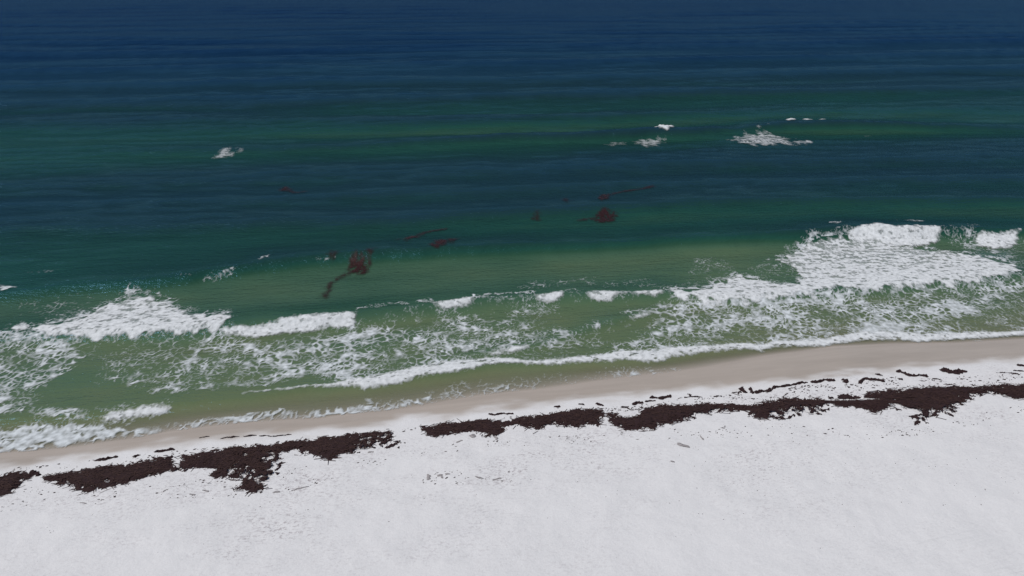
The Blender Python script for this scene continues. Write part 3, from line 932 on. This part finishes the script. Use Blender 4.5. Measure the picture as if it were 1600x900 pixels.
# separate streaks and clumps: points in the photograph, half width in metres
STREAKS = [
    ([(1478, 579), (1492, 581), (1502, 580)], .34, 'fat dark seaweed clump alone on damp sand near the right edge', 0),
    ([(1472, 579), (1482, 580)], .10, 'thin tail of weed pointing left from the fat clump', 0),
    ([(1404, 580), (1414, 586), (1421, 588), (1446, 590)], .13, 'forked dark seaweed streak left of the fat clump', 0),
    ([(1406, 592), (1410, 593)], .09, 'short scrap under the forked streak', 0),
    ([(1343, 599), (1350, 592), (1358, 593), (1380, 596)], .13, 'arched dark seaweed streak left of the forked streak', 0),
    ([(1370, 585), (1374, 587)], .13, 'small round weed clump above the arched streak', 0),
    ([(1317, 593), (1320, 598), (1323, 596)], .14, 'small upright weed tuft left of the arched streak', 0),
    ([(1268, 598), (1280, 597), (1287, 594), (1302, 595)], .13, 'lumpy weed streak between upright tuft and long thin streak', 0),
    ([(1197, 611), (1208, 606), (1225, 603), (1240, 601), (1258, 598)], .11, 'long thin wavy weed streak below the damp sand on the right', 0),
    ([(1181, 614), (1190, 611), (1200, 611)], .12, 'short bent weed streak left of the long wavy one', 0),
    ([(1160, 608), (1165, 613)], .16, 'left twin of two dark tufts right of the middle', 0),
    ([(1172, 609), (1176, 613)], .16, 'right twin of two dark tufts right of the middle', 0),
    ([(1143, 614), (1154, 613)], .10, 'weed scrap just left of the twin tufts', 0),
    ([(1110, 620), (1126, 620)], .06, 'thin flat weed scrap above the longest bank', 0),
    ([(1060, 622), (1080, 620), (1102, 621)], .06, 'hair thin weed line above the longest bank', 0),
    ([(1074, 616), (1079, 618)], .09, 'tiny weed dot above the hair thin line', 0),
    ([(1032, 622), (1042, 620), (1050, 618)], .12, 'slanting dark weed streak above the longest bank', 0),
    ([(1019, 621), (1026, 621)], .11, 'small weed dot left of the slanting streak', 0),
    ([(1010, 627), (1022, 626)], .08, 'flat weed scrap below the small dot', 0),
    ([(991, 632), (997, 629), (1006, 629)], .12, 'curved weed scrap over the notch of the longest bank', 0),
    ([(972, 636), (978, 636), (989, 642)], .07, 'thin weed hooks inside the notch of the longest bank', 0),
    ([(1552, 583), (1570, 583), (1592, 586)], .07, 'long flat weed line at the far right of the damp sand', 0),
    ([(1584, 580), (1600, 581)], .07, 'short weed line at the right edge', 0),
    ([(1591, 571), (1600, 572)], .09, 'highest weed scrap at the right edge', 0),
    ([(1458, 592), (1470, 593)], .06, 'faint weed scrap right of the forked streak tip', 0),
    ([(1462, 606), (1468, 602)], .08, 'weed scrap just above the longest bank near the right', 0),
    ([(1226, 629), (1240, 625)], .05, 'scrap of weed near the top of the longest bank', 0),
    ([(150, 718), (165, 716), (182, 713)], .12, 'flat weed streak above the wedge shaped bank', 0),
    ([(208, 713), (216, 709)], .10, 'little weed tuft over the wedge shaped bank', 0),
    ([(242, 705), (258, 703), (272, 701)], .10, 'weed streak above the right tip of the wedge shaped bank', 0),
    ([(52, 738), (60, 743)], .16, 'small weed clump between the two leftmost banks', 0),
    ([(0, 774), (12, 770)], .09, 'weed scrap below the leftmost bank', 0),
    ([(345, 684), (372, 681), (400, 680), (430, 681), (455, 678)], .05, 'long pencil thin weed line above the lobed bank', 0),
    ([(308, 684), (332, 681)], .04, 'short pencil thin weed line above the lobed bank', 0),
    ([(766, 647), (782, 647), (800, 646)], .08, 'weed streak above the middle bank', 0),
    ([(868, 634), (873, 635)], .10, 'small weed tuft on top of the middle bank', 0),
    ([(905, 631), (912, 632)], .07, 'tiny weed tuft near the right end of the middle bank', 0),
    ([(934, 631), (941, 634)], .08, 'weed scrap at the narrow gap', 0),
    ([(1059, 695), (1066, 697), (1074, 699)], .11, 'grey oval dried weed clump alone on the white sand', 1),
    ([(1095, 681), (1097, 686)], .09, 'tiny grey weed tuft right above the grey oval clump', 1),
    ([(668, 743), (671, 749)], .08, 'leftmost grey tuft of the faint debris streak', 1),
    ([(684, 744), (690, 744), (689, 748)], .08, 'second grey tuft of the faint debris streak', 1),
    ([(698, 742), (720, 742), (728, 740)], .06, 'longest grey dash of the faint debris streak', 1),
    ([(744, 746), (755, 749), (765, 751)], .06, 'grey dash right of the faint debris streak', 1),
    ([(770, 750), (782, 748)], .05, 'rightmost grey dash near the faint debris streak', 1),
    ([(735, 680), (740, 683)], .12, 'grey weed tuft below the left part of the middle bank', 1),
    ([(774, 684), (777, 686)], .12, 'grey weed tuft below the hanging lobe of the middle bank', 1),
    ([(714, 691), (722, 689)], .06, 'grey scrap left below the middle bank', 1),
    ([(576, 707), (581, 706)], .10, 'grey weed tuft below the right end of the lobed bank', 1),
    ([(430, 770), (437, 769)], .07, 'grey scrap right of the long lobe tip', 1),
    ([(455, 767), (470, 764), (485, 760)], .05, 'grey slanting scratch of weed right of the long lobe', 1),
    ([(256, 769), (262, 766), (268, 771)], .06, 'grey curl of weed below the wedge shaped bank', 1),
    ([(295, 772), (305, 774)], .05, 'grey scrap between the curl and the long lobe', 1),
    ([(317, 766), (326, 768)], .05, 'faint grey scrap left of the long lobe', 1),
    ([(126, 786), (135, 787)], .05, 'grey scrap low on the sand at left', 1),
    ([(1048, 721), (1052, 722)], .05, 'tiny grey scrap below the grey oval clump', 1),
    ([(1015, 744), (1018, 745)], .05, 'tiny dark speck of weed low on the sand', 1),
]
for i, (p, hw, lab, dryw) in enumerate(STREAKS):
    zz = float(np.interp(at(p[0][0], p[0][1], .5)[1] - shore(at(p[0][0], p[0][1], .5)[0]), BED_T, BED_Z))
    P = np.array(wpoly(p, zz))
    ds = 0.035
    S, T = patch(P[:, 0].min() - hw - .3, P[:, 0].max() + hw + .3, P[:, 1].min() - hw - .3, P[:, 1].max() + hw + .3, ds, ds)
    sd = seg_dist(P, S + 0.10 * fbm(S / .5, T / .5, 2, 500 + i), T + 0.08 * fbm(S / .5, T / .5, 2, 503 + i))
    d = hw * (1 + 0.75 * fbm(S / .45, T / .45, 3, 506 + i)) - sd
    cc = (d[:-1, :-1] > 0) & (d[1:, 1:] > 0)
    comps = sorted(components(cc), key=len, reverse=True)
    if not comps:
        continue
    hgt = 0.012 + (.45 if dryw else .9) * min(.15, hw * .9) * sstep(0, hw, d) * (1 + .8 * fbm(S / .18, T / .18, 3, 510))
    Z = bed_z(S, T) + np.where(d > 0, np.maximum(hgt, .012), -0.03)
    GF = grid_faces(*S.shape)
    Vg = np.stack([S, T, Z], -1).reshape(-1, 3)
    for j, cells in enumerate(comps):
        if len(cells) < 3:
            continue
        V, F2, _ = compact(Vg, GF[cells[:, 0], cells[:, 1]], {})
        if j == 0:
            o = mesh_obj('seaweed_scrap', V, F2, M_DRYWEED if dryw else M_WEED)
            tag(o, lab, 'seaweed scrap', 'dried grey weed on the white sand' if dryw else 'seaweed scraps on the damp sand')
        elif not dryw:
            small_parts.append((V, F2))

# ------------------------------------------------------------------ seaweed litter: fragments and specks too small to pick apart
rl = random.Random(5)
LV, LF = [], []
base_n = 0
for V, F2 in small_parts:
    LV.append(V)
    for q in F2 + base_n:
        LF += [[q[0], q[1], q[2]], [q[0], q[2], q[3]]]
    base_n += len(V)
LITTER = [  # band polygon (photograph), count, size range
    ([(-60, 725), (250, 695), (600, 662), (950, 627), (1200, 604), (1600, 578), (1600, 600), (1200, 622), (950, 638), (600, 668), (250, 712), (-60, 738)], 620, .015, .06),
    ([(960, 632), (1200, 603), (1420, 583), (1420, 596), (1200, 618), (1000, 636)], 260, .02, .07),
    ([(0, 755), (100, 752), (170, 762), (330, 742), (420, 775), (450, 730), (620, 700), (760, 684), (950, 672), (1180, 660), (1440, 672), (1600, 630), (1600, 650), (1440, 690), (1180, 685), (950, 690), (760, 700), (620, 716), (450, 770), (330, 780), (100, 780), (0, 790)], 520, .012, .05),
    ([(0, 790), (1600, 660), (1600, 800), (0, 840)], 300, .008, .026),
    ([(640, 735), (800, 735), (800, 760), (640, 760)], 60, .015, .05),
    ([(0, 760), (1600, 660), (1600, 890), (0, 890)], 120, .008, .022)]
for p, cnt, r0, r1 in LITTER:
    P = np.array(wpoly(p, .7))
    lo, hi = P.min(0), P.max(0)
    pts = np.random.RandomState(cnt).uniform(lo, hi, (cnt * 12, 2))
    clus = fbm(pts[:, 0] / 1.4, pts[:, 1] / 0.8, 3, 600)
    ok = (poly_sdf(P, pts[:, 0], pts[:, 1]) > 0) & (clus > -0.05)
    pts = pts[ok][:cnt]
    zz = bed_z(pts[:, 0], pts[:, 1])
    for (x, y), z in zip(pts, zz):
        r = r0 + (r1 - r0) * rl.random() ** 2.2
        a0 = rl.uniform(0, 6.28)
        el_ = rl.uniform(1.0, 2.6)
        ring = []
        for k in range(6):
            a = k * 1.0472
            u, v = r * el_ * math.cos(a) * rl.uniform(.6, 1.2), r * math.sin(a) * rl.uniform(.6, 1.2)
            c0, s0 = math.cos(a0 * .25 - .6), math.sin(a0 * .25 - .6)
            ring.append((x + u * c0 - v * s0, y + u * s0 + v * c0, z - .004))
        LV.append(np.array(ring + [(x, y, z + r * .6 + .008)]))
        LF += [[base_n + k, base_n + (k + 1) % 6, base_n + 6] for k in range(6)]
        base_n += 7
lit = mesh_obj('seaweed_litter', np.concatenate(LV), np.array(LF), M_WEED, smooth=False)
tag(lit, 'scattered dark specks of seaweed litter on the sand', 'litter', kind='stuff')
